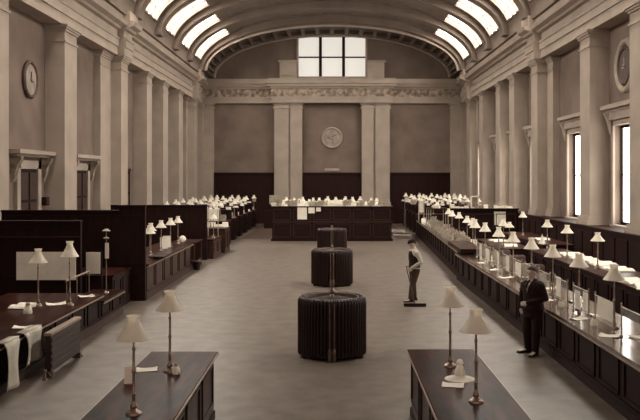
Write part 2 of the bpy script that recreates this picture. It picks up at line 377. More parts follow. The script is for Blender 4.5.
def ledger(x, y, z, rz, label, group=None, w=.34, d=.46, t=.07, cov='leather'):
    r = thing('ledger', label, 'ledger', (x, y, z), rz, group)
    q = MB(); q.box(-w/2, w/2, -d/2, d/2, 0, .008); q.box(-w/2, w/2, -d/2, d/2, t-.008, t); q.box(-w/2, -w/2+.01, -d/2, d/2, 0, t); q.build('cover', cov, r, bevel=.003)
    MB().box(-w/2+.01, w/2-.012, -d/2+.01, d/2-.01, .008, t-.008).build('pages', 'paper', r)
    return r
def openbook(x, y, z, rz, label, w=.62, d=.42, group=None, cov='leather'):
    r = thing('open_ledger', label, 'ledger', (x, y, z), rz, group)
    MB().box(-w/2-.01, w/2+.01, -d/2-.01, d/2+.01, 0, .012).build('cover', cov, r)
    n = 10; top = [(w*(k/n-.5), .02+.05*abs(sin(pi*(k/n)*2))**.7) for k in range(n+1)]
    q = MB(); q.prism([(-w/2, .012)] + top + [(w/2, .012)], -d/2, d/2); q.build('pages', 'paper', r)
    return r

# ================================================================ FURNITURE HELPERS
def panelled(mb, x, y0, y1, z0, z1, s, n, e=.025):     # raised frames on a face at X=x looking towards s
    L = (y1-y0)/n
    for k in range(n):
        a, b_ = y0+k*L+.1, y0+(k+1)*L-.1
        for q in ((a, b_, z1-.09, z1-.05), (a, b_, z0+.05, z0+.09), (a, a+.04, z0+.05, z1-.05), (b_-.04, b_, z0+.05, z1-.05)):
            mb.box(x, x+s*e, *q)
def counter(label, x0, x1, y0, y1, zt, side, name='service_counter', loc=None, rz=0, over=.1, pan=None, th=.05, mtop='top', mbody='wood', legs=None):
    """long counter whose public face looks towards `side` (+1/-1 in X); local origin at centre"""
    cx, cy = (x0+x1)/2, (y0+y1)/2
    r = thing(name, label, 'counter', (cx, cy, 0), rz)
    hx, hy = (x1-x0)/2, (y1-y0)/2
    bd = MB(); bd.box(-hx+(.0 if side > 0 else over), hx-(over if side > 0 else 0), -hy+.03, hy-.03, 0, zt-th)
    fx = (hx-over) if side > 0 else (-hx+over)
    n = pan or max(1, round((y1-y0)/1.1))
    panelled(bd, fx, -hy+.03, hy-.03, .18, zt-th-.02, side, n)
    bd.build('body', mbody, r)
    MB().box(fx, fx+side*.05, -hy, hy, 0, .15).box(fx, fx+side*.035, -hy, hy, .15, .19).build('plinth', 'wood' if side < 0 else 'wood2', r)
    ct = MB().box(-hx, hx, -hy, hy, zt-th, zt).build('countertop', mtop, r, bevel=.012)
    MB().box(side*hx, side*(hx-.02), -hy, hy, zt-th-.03, zt-th).build('edge_moulding', 'moulding', ct)  # pale strip, edge highlight put into its colour
    return r

# ================================================================ FOREGROUND TABLES
def table(x0, x1, y0, y1, zt, label):
    r = thing('writing_table', label, 'table', ((x0+x1)/2, (y0+y1)/2, 0))
    hx, hy = (x1-x0)/2, (y1-y0)/2
    MB().box(-hx, hx, -hy, hy, zt-.04, zt).build('tabletop', 'top', r, bevel=.01)
    q = MB(); q.box(-hx+.06, hx-.06, -hy+.06, hy-.06, .12, zt-.04)
    for s in (-1, 1): panelled(q, s*(hx-.06), -hy+.1, hy-.1, .2, zt-.08, s, 3)
    q.build('body', 'wood2', r)
    MB().box(-hx+.04, hx-.04, -hy+.04, hy-.04, 0, .12).build('plinth', 'wood', r)
    q = MB(); 
    for s in (-1, 1): q.box(s*hx, s*(hx+.012), -hy, hy, zt-.035, zt-.01)
    q.build('edge_moulding', 'moulding', r)  # lit edge line of the tabletop, painted as a pale strip
    return r
table(-2.6, -1.63, 8.2, 11.9, .95, 'dark polished writing table at the lower left, two lamps on it')
table(1.09, 2.06, 8.2, 12.06, .95, 'dark polished writing table at the lower right, two lamps on it')
ZT = .95
lamp(-2.08, 10.65, ZT, 1.99, 'opal shade lamp at the back of the lower left table')
lamp(-2.09, 8.75, ZT, 1.99, 'opal shade lamp at the front of the lower left table')
lamp(1.56, 10.95, ZT, 2.0, 'opal shade lamp at the back of the lower right table')
lamp(1.60, 9.22, ZT, 1.98, 'opal shade lamp at the front of the lower right table')
sheet(-2.4, 10.75, ZT, .27, .2, .15, 'loose white paper lying on the lower left table', .02)
def inkpot(x, y, z, label, sc_=1.0):
    r = thing('ink_pot', label, 'ink pot', (x, y, z))
    MB().lathe([(.05*sc_, 0), (.055*sc_, .02*sc_), (.045*sc_, .07*sc_), (.028*sc_, .09*sc_), (.034*sc_, .1*sc_)], 16).build('pot', 'shade', r, True)
    MB().lathe([(.02*sc_, .1*sc_), (.03*sc_, .115*sc_), (.012*sc_, .14*sc_)], 12).build('stopper', 'paper2', r, True)
    return r
inkpot(-1.98, 10.55, ZT, 'white ink pot at the foot of the back lamp, lower left table')
c = thing('standing_card', 'upright white card on its stand before the front lamp, lower left table', 'card', (-2.44, 10.0, ZT), .1)
MB().cbox((0, 0, .115), (.12, .008, .2), 0, -.12).build('card', 'paper', c); MB().box(-.06, .06, -.03, .05, 0, .014).build('foot', 'brass', c)
r = thing('ink_stand', 'white inkstand with round stoppered bottle on the lower right table', 'inkstand', (1.58, 10.25, ZT))
MB().lathe([(.19, 0), (.185, .012), (.09, .03), (.075, .05)], 24).build('tray', 'paper', r, True)
MB().lathe([(.065, .05), (.062, .1), (.045, .15), (.03, .17)], 18).build('bottle', 'shade', r, True)
MB().ball((0, 0, .21), .043).build('stopper', 'shade', r, True)
sheet(1.45, 9.95, ZT, .26, .2, -.2, 'small white blotting paper beside the inkstand, lower right table', .02)

# ================================================================ ROUND RADIATORS
tube_me = None
def radiator(y, label, R=.645, H=1.13):
    global tube_me
    r = thing('round_radiator', label, 'radiator', (0, y, 0))
    n = 60
    if tube_me is None:
        o = MB().tube([(0, 0, .05), (0, 0, .12), (0, 0, .6), (0, 0, H-.1), (-.012, 0, H-.045), (-.045, 0, H-.01), (-.10, 0, H), (-.13, 0, H-.02)], [.022, .026, .023, .023, .026, .027, .022, .014], 8).build('column', 'iron', r, True); tube_me = o
        o.location = (R*cos(-pi/2), R*sin(-pi/2), 0); o.rotation_euler = (0, 0, -pi/2); st = 1
    else: st = 0
    for k in range(st, n):
        o = tube_me.copy(); o.parent = r; COL.objects.link(o); a = -pi/2+2*pi*k/n; o.location = (R*cos(a), R*sin(a), 0); o.rotation_euler = (0, 0, a)
    MB().lathe([(R-.15, H-.06), (R-.145, H-.0), (R-.09, H+.006), (R-.085, H-.06)], 60).build('top_rim', 'iron2', r, True)
    MB().lathe([(R-.1, .06), (R+.0, .06), (R+.0, .10), (R-.1, .10)], 60).build('base_ring', 'iron', r, True)
    q = MB(); q.lathe([(R-.13, H-.10), (R-.25, H-.05), (R-.38, H-.02), (R-.5, H-.01), (.05, H+.0)], 40); q.build('dome', 'iron', r, True)
    q = MB(); q.lathe([(R-.12, .08), (R-.12, H-.08)], 40); q.build('inner_drum', 'iron', r, True)
    MB().lathe([(.07, H-.01), (.05, H+.02), (.02, H+.05), (.05, H+.09), (.03, H+.13), (.012, H+.17)], 16).build('finial', 'iron2', r, True)
    for s in (-1, 1):
        q = MB(); q.tube([(s*.04, -R-.035, .1), (s*.04, -R-.035, H-.12), (s*.04, -R+.0, H-.06)], .011, 8)
        q.lathe([(.026, .0), (.036, .03), (.030, .1), (.04, .14), (.04, .18), (.022, .24)], 12, (s*.04, -R-.035, 0)); q.build('valve_pipe', 'iron2', r, True)
    for k in range(6):
        a = pi/6+pi/3*k; q = MB().lathe([(.05, 0), (.03, .03), (.035, .07)], 10, (R*cos(a), R*sin(a), 0)); q.build('foot', 'iron', r, True)
    return r
radiator(16.15, 'round cast-iron tube radiator, the nearest on the centre line')
radiator(26.6, 'round cast-iron tube radiator, the middle of the three')
radiator(37.2, 'round cast-iron tube radiator, farthest, before the central enclosure')

# ================================================================ CENTRAL ENCLOSURE
E = thing('office_enclosure', 'long dark panelled enclosure standing across the end of the aisle', 'enclosure', (0, 44.7, 0))
q = MB(); q.box(-3.22, 3.22, 0, .12, 0, 1.83); q.box(-3.22, -3.1, .12, 6, 0, 1.83); q.box(3.1, 3.22, .12, 6, 0, 1.83); q.box(-3.1, 3.1, 5.9, 6, 0, 1.83)
q.build('carcass', 'wood', E)
for k in range(6):
    a = -3.22+k*1.073
    q = MB()
    for x0, x1, z0, z1 in ((a+.06, a+1.01, 1.70, 1.74), (a+.06, a+1.01, 1.12, 1.16), (a+.06, a+.1, 1.12, 1.74), (a+.97, a+1.01, 1.12, 1.74), (a+.06, a+1.01, .9, .94), (a+.06, a+1.01, .2, .24), (a+.06, a+.1, .2, .94), (a+.97, a+1.01, .2, .94)):
        q.box(x0, x1, -.03, 0, z0, z1)
    q.build('front_panel', 'wood2', E)
MB().box(-3.22, 3.27, -.06, .0, 1.0, 1.06).box(-3.28, 3.28, -.08, .2, 1.83, 1.88).box(-3.28, -3.1, .2, 6, 1.83, 1.88).box(3.1, 3.28, .2, 6, 1.83, 1.88).build('cap_rail', 'wood2', E)
MB().box(-3.28, 3.28, -.07, 0, 0, .14).build('plinth', 'wood', E)
MB().box(-3.1, 3.1, .25, 5.8, 1.10, 1.14).build('inner_desk', 'top', E)
def notice(x0, x1, y_, z0, z1, label):
    o = MB().box(x0, x1, y_-.008, y_, z0, z1).build('paper_notice', 'paper'); return tag(o, label, 'notice')
YN = 44.7-.032
notice(-1.86, -1.35, YN, 1.17, 1.81, 'largest white notice on the enclosure front')
notice(-1.27, -.93, YN, 1.5, 1.81, 'middle-sized square notice on the enclosure front')
notice(-.86, -.6, YN, 1.6, 1.81, 'smallest notice on the enclosure front, rightmost of three')

# small far clutter: variants
var = []
def clut(name, mb, m, cat):
    o = mb.build(name, m, None); tag(o, 'x', cat); var.append(o); return o
v_stack = clut('paper_stack', stack_mesh(.34, .24, 6, .03, 1), 'paper', 'papers')
v_stack2 = clut('paper_stack', stack_mesh(.28, .22, 9, .03, 2), 'paper2', 'papers')
q = MB(); 
for k in range(6): q.cbox((-.2+k*.075, 0, .15+.02*(k % 3)), (.05, .22, .3+.04*(k % 3)), 0, 0, .1*((k*7) % 3-1))
v_files = clut('file_row', q, 'paper2', 'files')
q = MB(); q.cbox((0, 0, .02), (.5, .35, .03)); q.tube([(-.2, 0, .09), (.2, .05, .09)], .05, 8); q.tube([(-.15, .1, .07), (.22, .12, .08)], .035, 8)
v_roll = clut('paper_roll', q, 'paper', 'papers')
q = MB(); q.prismx([(-.12, 0), (.12, 0), (.03, .28), (-.03, .28)], -.17, .17); v_card = clut('folded_card', q, 'paper', 'papers')
firstuse = {id(v): True for v in var}
def put(v, x, y, z, rz, label, group, s=1.0):
    o = v if firstuse.get(id(v)) else v.copy()
    if firstuse.get(id(v)): firstuse[id(v)] = False
    else: COL.objects.link(o)
    o.location = (x, y, z); o.rotation_euler = (0, 0, rz); o.scale = (s, s, s); o['label'] = label; o['group'] = group
    return o
LE = 'small white papers heaped along the top of the central enclosure'
R_ = random.Random(3)
x = -3.1
while x < 3.15:
    v = R_.choice([v_stack, v_stack, v_roll, v_card, v_files, v_stack2, v_stack2]); put(v, x, 44.72+R_.uniform(0, .04), 1.88, R_.uniform(-.2, .2), LE, 'papers on the central enclosure', R_.uniform(.6, 1.0)); x += R_.uniform(.17, .23)
for row, yy in enumerate((45.5, 46.9, 48.6)):
    n = 12
    for k in range(n):
        lamp(-2.9+5.8*(k+.3*row)/n+R_.uniform(-.1, .1), yy+R_.uniform(-.1, .1), 1.14, 2.1+.09*row+R_.uniform(-.06, .06), 'small white lamp shade among the row showing above the central enclosure', 'lamps inside the central enclosure')
for k in range(22):
    put(R_.choice([v_card, v_stack2, v_stack, v_roll]), -3.0+k*.285+R_.uniform(-.05, .05), 45.0+R_.uniform(0, .04), 1.88, R_.uniform(-.3, .3), LE, 'papers on the central enclosure', R_.uniform(.9, 1.3))
MB_c = MB().box(-3.1, 3.1, .2, .5, 1.84, 1.88).build('paper_shelf', 'wood', E)
for k in range(13):
    put(R_.choice([v_files, v_stack2, v_stack]), -2.7+k*.45, 46.2+R_.uniform(-.2, .2), 1.14, R_.uniform(-.2, .2), 'papers and files on the desk inside the central enclosure', 'files inside the central enclosure', 1.6)

# ================================================================ RIGHT COUNTER (near)
counter('long dark counter with polished top running down the right of the aisle', 4.15, 5.35, 11.0, 28.0, .9, -1, mtop='gloss')
ZR = .9
ys = [14.0, 16.0, 17.9, 19.8, 21.8, 23.7, 25.8, 27.6]
for i, yy in enumerate(ys):
    lamp(4.76, yy, ZR, 1.97+.01*i, '%s opal shade lamp along the near right-hand counter' % ORD[i], None)
def screen(y0, y1, x, zb, label, h=.52):
    L = y1-y0; r = thing('counter_screen', label, 'screen', (x, (y0+y1)/2, zb))
    for s in (-1, 1):
        MB().lathe([(.035, 0), (.03, .015), (.014, .03), (.012, h-.03), (.02, h-.015), (.012, h+.02)], 10, (0, s*L/2, 0)).build('post', 'steel', r, True)
    MB().tube([(0, -L/2, h-.04), (0, L/2, h-.04)], .009, 6).tube([(0, -L/2, .08), (0, L/2, .08)], .007, 6).build('rail', 'steel', r, True)
    MB().box(-.003, .003, -L/2+.03, L/2-.03, .09, h-.05).build('pane', 'glass', r)
    return r
Y0 = 12.3; sy = []
k = 0
while Y0 < 26.6:
    sy.append((Y0, Y0+.95)); Y0 += 1.32
for i, (a, b_) in enumerate(sy):
    screen(a, b_, 4.62, ZR, '%s low glass screen on metal posts along the right counter' % ORD[i])
# notices and cards behind the screens
for j, (i, f0, f1, z0, z1) in enumerate([(1, .08, .92, .14, .46), (2, .08, .42, .1, .44), (2, .62, .95, .06, .4), (3, .6, .95, .1, .5), (5, .1, .4, .02, .42), (6, .1, .8, .1, .42), (7, .2, .6, .06, .46), (8, .1, .5, .02, .44), (9, .3, .9, .06, .4), (10, .1, .6, .02, .46)]):
    a, b_ = sy[i]; L = b_-a
    o = MB().box(4.635, 4.645, a+L*f0, a+L*f1, ZR+z0 if z0 > .03 else ZR, ZR+z1).build('paper_notice', 'paper')
    tag(o, 'pale notice behind the %s glass screen of the right counter%s' % (ORD[i], ', its far half' if (i, f0) == (2, .62) else (', its near half' if i == 2 else '')), 'notice')
for i, (x, yy, w, d, rz) in enumerate([(4.42, 14.9, .3, .22, .4), (4.45, 13.3, .32, .24, -.5), (4.95, 13.2, .4, .3, .2), (4.95, 15.3, .4, .3, .1), (4.4, 17.1, .28, .2, .2), (5.0, 17.0, .35, .3, .5), (4.45, 19.0, .3, .22, .7), (4.98, 19.0, .4, .3, .1), (4.4, 21.0, .32, .25, 0), (4.95, 21.2, .4, .3, .3), (4.42, 22.8, .3, .22, .4), (4.45, 24.6, .35, .25, .1), (5.0, 23.4, .4, .3, .8), (4.95, 25.2, .4, .3, .2)]):
    side = 'in front of' if x < 4.6 else 'behind'
    sheet(x, yy, ZR, w, d, rz, 'loose paper on the right counter %s its screens, near the %s screen' % (side, ORD[min(range(len(sy)), key=lambda k: abs((sy[k][0]+sy[k][1])/2-yy))]))
for i, (x, yy) in enumerate([(4.5, 14.25), (4.5, 16.3), (4.5, 18.2), (4.9, 20.3), (4.5, 22.2), (4.5, 24.2), (4.9, 25.4)]):
    inkpot(x, yy, ZR, '%s white ink pot along the right counter' % ORD[i], 1.2)
for i, (yy, h) in enumerate([(20.4, .38), (21.4, .3), (22.4, .42), (23.1, .34), (24.3, .4), (25.0, .3), (26.2, .4), (26.9, .34)]):
    r = thing('book_trough', '%s short row of upright ledgers behind the right counter screens' % ORD[i], 'books', (5.05, yy, ZR))
    q = MB()
    for kk in range(5): q.cbox((0, -.16+kk*.075, h/2+.01*(kk % 2)), (.26, .055, h+.02*(kk % 2)), 0, 0.0)
    q.build('spines', 'paper2' if i % 2 else 'leather', r)
    MB().box(-.16, .16, -.22, -.2, 0, h*.6).box(-.16, .16, .2, .22, 0, h*.6).build('book_end', 'steel', r)
# sloping desk lid on the counter where the two counters meet
r = thing('sloping_desk', 'dark sloping writing slope on the right counter beyond the lamps', 'writing slope', (4.62, 28.9, .95))
MB().prismx([(-1.6, 0), (1.6, 0), (1.6, .16), (-1.6, .1)], -.36, .42).build('slope_box', 'top', r, bevel=.01); MB().box(-.4, .44, -1.64, -1.6, 0, .13).build('end_cheek', 'wood', r)

# ---- right far counter, slightly skewed
CF = counter('far counter on the right continuing beyond the sloping desk', 4.25, 5.35, 28.1, 48.3, .95, -1, rz=0, mtop='gloss')
CF.rotation_euler = (0, 0, -math.atan(.033)); CF.location = (5.13, 38.2, 0)
for i, (x, yy) in enumerate([(5.02, 29.6), (5.1, 31.3), (5.3, 34.6), (5.25, 36.3), (5.42, 38.6)]):
    lamp(x, yy, .95, 1.98, '%s opal shade lamp along the far right-hand counter' % ORD[i])
for i in range(44):
    yy = 31.0+(i//2)*.78; xb = 4.55+.033*(yy-31)+(i % 2)*.5
    put(R_.choice([v_stack2, v_card, v_files, v_files, v_roll, v_stack2]), xb+R_.uniform(.02, .3), yy, .95, R_.uniform(-.6, .6), 'pale papers and files crowding the far right-hand counter', 'papers on the far right-hand counter', R_.uniform(.4, .75))
# cross partition and rack behind it
PR_ = thing('cross_partition', 'dark panelled partition behind the far right-hand lamps with a sheet pinned on it', 'partition', (0, 41.0, 0))
q = MB(); q.box(5.9, 9.2, 0, .12, 0, 1.86)
q.build('board', 'wood', PR_); MB().box(5.85, 9.2, -.18, .2, 1.86, 1.91).build('ledge', 'top', PR_)
q = MB()
for kx in range(3):
    a = 5.95+kx*1.07
    for x0, x1, z0, z1 in ((a, a+1, 1.6, 1.64), (a, a+1, .9, .94), (a, a+.04, .9, 1.64), (a+.96, a+1, .9, 1.64)): q.box(x0, x1, -.025, 0, z0, z1)
q.build('panel_moulding', 'wood2', PR_)
notice(8.0, 8.58, 40.99, 1.08, 1.74, 'pale printed sheet pinned on the right cross partition')
r = thing('counter_rack', 'tall open rack on thin posts over the far right-hand counter', 'rack', (5.2, 41.2, .95))
MB().box(-.45, .5, -.9, .9, .93, .97).build('shelf', 'top', r)
for px in (-.4, .44):
    for py in (-.85, 0, .85): MB().tube([(px, py, 0), (px, py, .93)], .02, 8).build('post', 'steel', r, True)
LR2 = 'pale papers piled on the ledges before the far end of the right wall'
for i in range(14):
    put(R_.choice([v_stack, v_roll, v_card, v_stack2]), 5.95+i*.235, 41.0+R_.uniform(-.06, .06), 1.91, R_.uniform(-.15, .15), LR2, 'papers on the right cross partition', R_.uniform(.5, .8))
for i in range(5):
    put(R_.choice([v_stack, v_roll, v_card]), 4.95+R_.uniform(0, .4), 40.5+i*.34, 1.92, R_.uniform(-.4, .4), 'white papers lying on the open rack over the far counter', 'papers on the open rack', R_.uniform(.7, .9))
r = thing('display_stand', 'white upright open-sided display stand on the right partition ledge', 'frame', (7.05, 41.03, 1.91))
q = MB(); q.box(-.2, -.15, -.1, .1, 0, .6); q.box(.15, .2, -.1, .1, 0, .6); q.box(-.2, .2, -.1, .1, .55, .6); q.box(-.2, .2, -.1, .1, 0, .05); q.build('box', 'paper', r); MB().box(-.15, .15, .07, .09, .05, .55).build('back', 'paper2', r)
# desk row behind the partition and further
def deskblock(x0, x1, y0, y1, zt, label, cat='desk', m='wood', name='clerk_desk', gallery=0):
    r = thing(name, label, cat, ((x0+x1)/2, (y0+y1)/2, 0)); hx, hy = (x1-x0)/2, (y1-y0)/2
    q = MB(); q.box(-hx+.04, hx-.04, -hy+.04, hy-.04, 0, zt-.04); panelled(q, hx-.04, -hy+.05, hy-.05, .15, zt-.1, 1, max(1, round((y1-y0)/1.0))); panelled(q, -hx+.04, -hy+.05, hy-.05, .15, zt-.1, -1, max(1, round((y1-y0)/1.0)))
    q.build('body', m, r); MB().box(-hx, hx, -hy, hy, zt-.04, zt).build('desktop', 'top', r, bevel=.01)
    if gallery:
        q = MB(); q.box(-hx, hx, hy-.06, hy, zt, zt+gallery); q.build('back_rack', m, r)
        MB().box(-hx, hx, hy-.16, hy+.02, zt+gallery, zt+gallery+.03).build('rack_cap', 'wood2', r)
    return r
deskblock(6.4, 7.6, 15.2, 27.2, 1.1, 'long high clerks desk behind the near right-hand counter')
for i, (x, yy, rz) in enumerate([(6.75, 17.6, 1.3), (6.7, 18.6, 1.8), (7.2, 21.0, 1.6), (7.25, 22.3, 1.5), (7.15, 23.6, 1.6), (7.2, 25.0, 1.5)]):
    openbook(x, yy, 1.1, rz, '%s open ledger lying on the clerks desk behind the right counter' % ORD[i], w=.9, d=.6, cov='paper2')
for i, (x, yy, zt_) in enumerate([(6.85, 21.4, 2.02), (6.8, 24.0, 2.06), (6.9, 26.6, 2.08)]):
    lamp(x, yy, 1.1, zt_, '%s opal shade lamp on the clerks desk behind the right counter' % ORD[i])
deskblock(5.75, 6.9, 28.4, 33.0, 1.0, 'lower clerks desk between the right counter and the dark partition')
lamp(5.95, 28.8, 1.0, 1.99, 'opal shade lamp on the low desk behind the right counter'); lamp(6.5, 30.4, 1.0, 1.8, 'shorter opal shade lamp on the low desk behind the right counter')
openbook(6.3, 29.4, 1.0, 1.4, 'open ledger on the low desk behind the right counter', w=.8, d=.5); openbook(6.3, 31.6, 1.0, 1.7, 'far open ledger on the low desk behind the right counter', w=.8, d=.5)
deskblock(7.6, 8.8, 30.0, 37.0, 1.0, 'clerks desk against the right wall panelling', m='wood')
lamp(8.0, 34.8, 1.0, 2.0, 'opal shade lamp on the desk by the right wall panelling'); openbook(8.2, 32.4, 1.0, 1.5, 'open ledger on the desk by the right wall panelling', w=.8, d=.5)
r = thing('book_stool', 'white pyramid blotter stand on the desk by the right wall', 'blotter', (7.75, 30.6, 1.0)); MB().lathe([(.14, 0), (.13, .02), (.03, .26), (.02, .3)], 4).build('cone', 'paper', r); MB().ball((0, 0, .32), .03).build('knob', 'brass', r, True)
# far right block of desks
for i in range(5):
    y0 = 49.0+i*2.3
    deskblock(5.0, 9.1, y0, y0+1.0, 1.25, 'dark clerks desk in the crowded far right corner, %s row from the aisle lamps' % ORD[i], gallery=.45)
    for k in range(5):
        lamp(5.3+k*.87+R_.uniform(-.15, .15), y0+.4, 1.25, 2.2+.03*i, 'white lamp shade in the crowd of lamps at the far right', 'lamps at the far right end')
    for k in range(6):
        put(R_.choice([v_stack, v_card, v_roll, v_files]), 5.25+k*.7+R_.uniform(-.2, .2), y0+.92, 1.73, R_.uniform(-.2, .2), 'pale papers on the desk racks at the far right', 'papers at the far right end', R_.uniform(.5, .8))
for i, (x, yy) in enumerate([(5.05, 46.9), (5.72, 51.7), (5.47, 54.0), (5.2, 56.3)]):
    r = thing('file_stand', '%s upright pale file stand at the aisle end of the far right desks' % ORD[i], 'stand', (x, yy+1.2 if i else yy, .95 if i == 0 else 0), 0)
    h = 1.15 if i == 0 else 2.1
    q = MB(); q.box(-.16, -.13, -.12, .12, 0, h); q.box(.13, .16, -.12, .12, 0, h); q.box(-.16, .16, -.12, .12, h-.03, h); q.build('side_frame', 'paper2', r)
    MB().box(-.13, .13, -.02, .02, h-.65, h-.06).build('sheet', 'paper', r)
for i, (yy, x0, x1) in enumerate(((48.9, 3.45, 5.2), (52.2, 3.6, 5.1))):
    r = thing('low_step', ['near low step with pale nosing right of the enclosure', 'far low step with pale nosing right of the enclosure'][i], 'step', ((x0+x1)/2, yy, 0))
    L = (x1-x0)/2-.3
    MB().box(-L-.15, L-.2, 0, .3, 0, .14).build('tread', 'wood', r); MB().box(-L-.15, L-.2, -.03, .16, .1, .16).box(-L-.15, L-.2, -.03, 0, 0, .16).build('nosing', 'paper', r)

# ================================================================ LEFT SIDE
def xpart(x0, x1, y_, z, label, step=None):
    r = thing('cross_partition', label, 'partition', (0, y_, 0)); q = MB(); q.box(x0, x1, 0, .12, 0, z)
    if step: q.box(step[0], step[1], 0, .12, z, step[2])
    q.build('board', 'wood', r)
    c = MB(); c.box(x0, x1, -.04, .16, z, z+.05)
    if step: c = MB(); c.box(x0, step[0], -.04, .16, z, z+.05); c.box(step[0]-.02, step[1]+.02, -.04, .16, step[2], step[2]+.05)
    c.build('cap_rail', 'wood', r)
    n = max(1, round((x1-x0)/1.1)); L = (x1-x0)/n; q = MB()
    for k in range(n):
        a = x0+k*L+.08; b2 = x0+(k+1)*L-.08
        for u0, u1, v0, v1 in ((a, b2, z-.14, z-.11), (a, b2, 1.0, 1.03), (a, a+.03, 1.0, z-.11), (b2-.03, b2, 1.0, z-.11)): q.box(u0, u1, -.02, 0, v0, v1)
    q.build('panel_moulding', 'wood', r)
    return r
xpart(-9.2, -6.12, 20.2, 2.34, 'dark cross partition behind the near left desk, white boards on it')
MB_ = xpart(-9.2, -5.2, 23.1, 2.48, 'tall stepped dark partition between the near left desk and the lamp counter', step=(-5.93, -5.2, 2.62))
xpart(-9.2, -5.2, 34.5, 2.24, 'dark cross partition at the far end of the left lamp counter')
MB_ = tag(MB().box(-9.0, -6.14, 20.12, 20.18, 1.985, 2.0).build('picture_rail', 'wood2'), 'thin rail across the partition above the white boards', 'rail')
b1 = thing('notice_board', 'large white blank board on the partition behind the near left desk', 'board', (-6.9, 20.17, .95)); MB().box(-.76, .68, -.03, 0, 0, .68).build('sheet', 'paper', b1); MB().box(-.8, .72, -.02, .01, -.03, 0).build('ledge', 'wood', b1)
# second smaller board, on its own post beyond the partition end
b2 = thing('notice_board', 'smaller white board right of the large board behind the near left desk', 'board', (-5.93, 20.6, 0)); MB().box(-.17, .19, -.02, .02, 1.05, 1.58).build('sheet', 'paper', b2); q = MB(); q.box(-.2, -.17, -.02, .02, 0, 1.62); q.box(.19, .22, -.02, .02, 0, 1.62); q.build('post', 'wood', b2)
# near left desk
counter('near left desk with dark panelled front facing the aisle', -7.4, -5.2, 11.5, 18.95, .8, 1, name='long_desk', pan=7)
counter('short lower desk continuing the near left desk towards the stepped partition', -6.05, -5.22, 19.0, 20.95, .62, 1, name='long_desk', pan=2)
deskblock(-7.1, -5.55, 21.1, 23.0, .95, 'dark pedestal desk against the tall stepped left partition')
# radiator screen in front
r = thing('panel_radiator', 'low flat radiator with ribbed front standing before the near left desk', 'radiator', (-4.88, 15.08, 0))
q = MB(); q.box(-.05, .05, -.82, .82, .1, .72)
for k in range(5): q.box(.05, .065, -.8, .8, .16+k*.11, .235+k*.11)
q.build('panel', 'iron', r, bevel=.006); MB().box(-.06, .07, -.85, .85, .72, .775).build('top_bar', 'moulding', r, bevel=.01)
for s in (-1, 1): MB().box(-.07, .08, s*.78-.03, s*.78+.03, 0, .1).tube([(0, s*.82, .1), (.05, s*.86, .06), (.09, s*.86, .0)], .015, 6).build('foot', 'iron2', r)
MB().lathe([(.05, 0), (.025, .03), (.02, .12), (.04, .14), (.03, .18)], 12, (0, -.98, 0)).build('valve', 'iron2', r, True)
# hanging cloths
def hang(x, y0, y1, z0, z1, label, seed):
    rr = random.Random(seed); n = 8; m_ = 10; vs = []
    for j in range(m_+1):
        for i in range(n+1):
            u, v = i/n, j/m_; w_ = 1-.25*sin(pi*v)+.1*v
            yy = (y0+y1)/2+(u-.5)*(y1-y0)*w_
            vs.append((x+.035*sin(u*9+seed)*(.3+v)+.03*(j > 0), yy, z1+(z0-z1)*v+.015*sin(u*7+seed)*v))
    f = [(j*(n+1)+i, j*(n+1)+i+1, (j+1)*(n+1)+i+1, (j+1)*(n+1)+i) for j in range(m_) for i in range(n)]
    q = MB(); q.add(vs, f)
    q.add([(x-.14, y0+(y1-y0)*.1, z1+.004), (x-.14, y1-(y1-y0)*.1, z1+.004), (x+.01, y1, z1+.004), (x+.01, y0, z1+.004)], [(0, 1, 2, 3)])
    o = q.build('hanging_cloth', 'cloth', None, True, fix=False); sd = o.modifiers.new('s', 'SOLIDIFY'); sd.thickness = .012
    return tag(o, label, 'cloth')
hang(-5.17, 13.9, 14.75, .28, .815, 'white cloth hanging over the near left desk edge beside the radiator', 1)
hang(-5.17, 13.05, 13.7, .05, .815, 'long white cloth hanging over the near left desk edge, at the picture edge', 2)
lamp(-5.42, 17.15, .8, 2.12, 'tall opal shade lamp on the near left desk before the white board')
lamp(-6.02, 17.0, .8, 1.98, 'opal shade lamp on the near left desk, left of the tall one')
r = thing('card_stand', 'slim post with pale plates and a hanging white strip on the short left desk', 'stand', (-5.52, 20.3, .62))
MB().lathe([(.08, 0), (.07, .02), (.014, .05), (.012, 1.5)], 12).build('post', 'brass', r, True); MB().lathe([(.09, 1.5), (.1, 1.52), (.03, 1.56)], 14).lathe([(.06, 1.32), (.075, 1.34), (.02, 1.37)], 14).build('plate', 'paper2', r, True); MB().cbox((.02, -.02, 1.03), (.09, .012, .38)).build('strip', 'paper', r)
r = thing('gallery_rail', 'brass rail on thin posts above the far end of the near left desk', 'rail', (-5.5, 18.0, .8))
MB().tube([(0, -.85, .5), (0, .85, .52)], .02, 8).build('bar', 'moulding', r, True)
for yy in (-.8, -.1, .78): MB().tube([(0, yy, 0), (0, yy, .5)], .012, 8).build('post', 'brass', r, True)
openbook(-6.25, 16.9, .8, 1.4, 'open ledger at the far end of the near left desk', w=.6, d=.4); sheet(-5.75, 17.3, .8, .4, .3, .4, 'loose paper beside the open ledger on the near left desk')
ledger(-6.5, 15.4, .8, .3, 'closed ledger on the near left desk at the picture edge', cov='paper2'); inkpot(-5.9, 16.1, .8, 'white ink pot on the near left desk', 1.6)
sheet(-5.45, 14.6, .8, .3, .22, .2, 'small paper on the near left desk above the cloth'); sheet(-5.45, 18.4, .8, .34, .26, .6, 'loose paper on the near left desk under the rail')
r = thing('call_box', 'small dark box fixed to the left wall beside a door', 'box', (-10.2, 29.05, 2.45)); MB().box(0, .25, -.18, .18, 0, .3).build('case', 'wood', r, bevel=.01); MB().box(.25, .27, -.13, .13, .05, .25).build('lid', 'wood2', r)
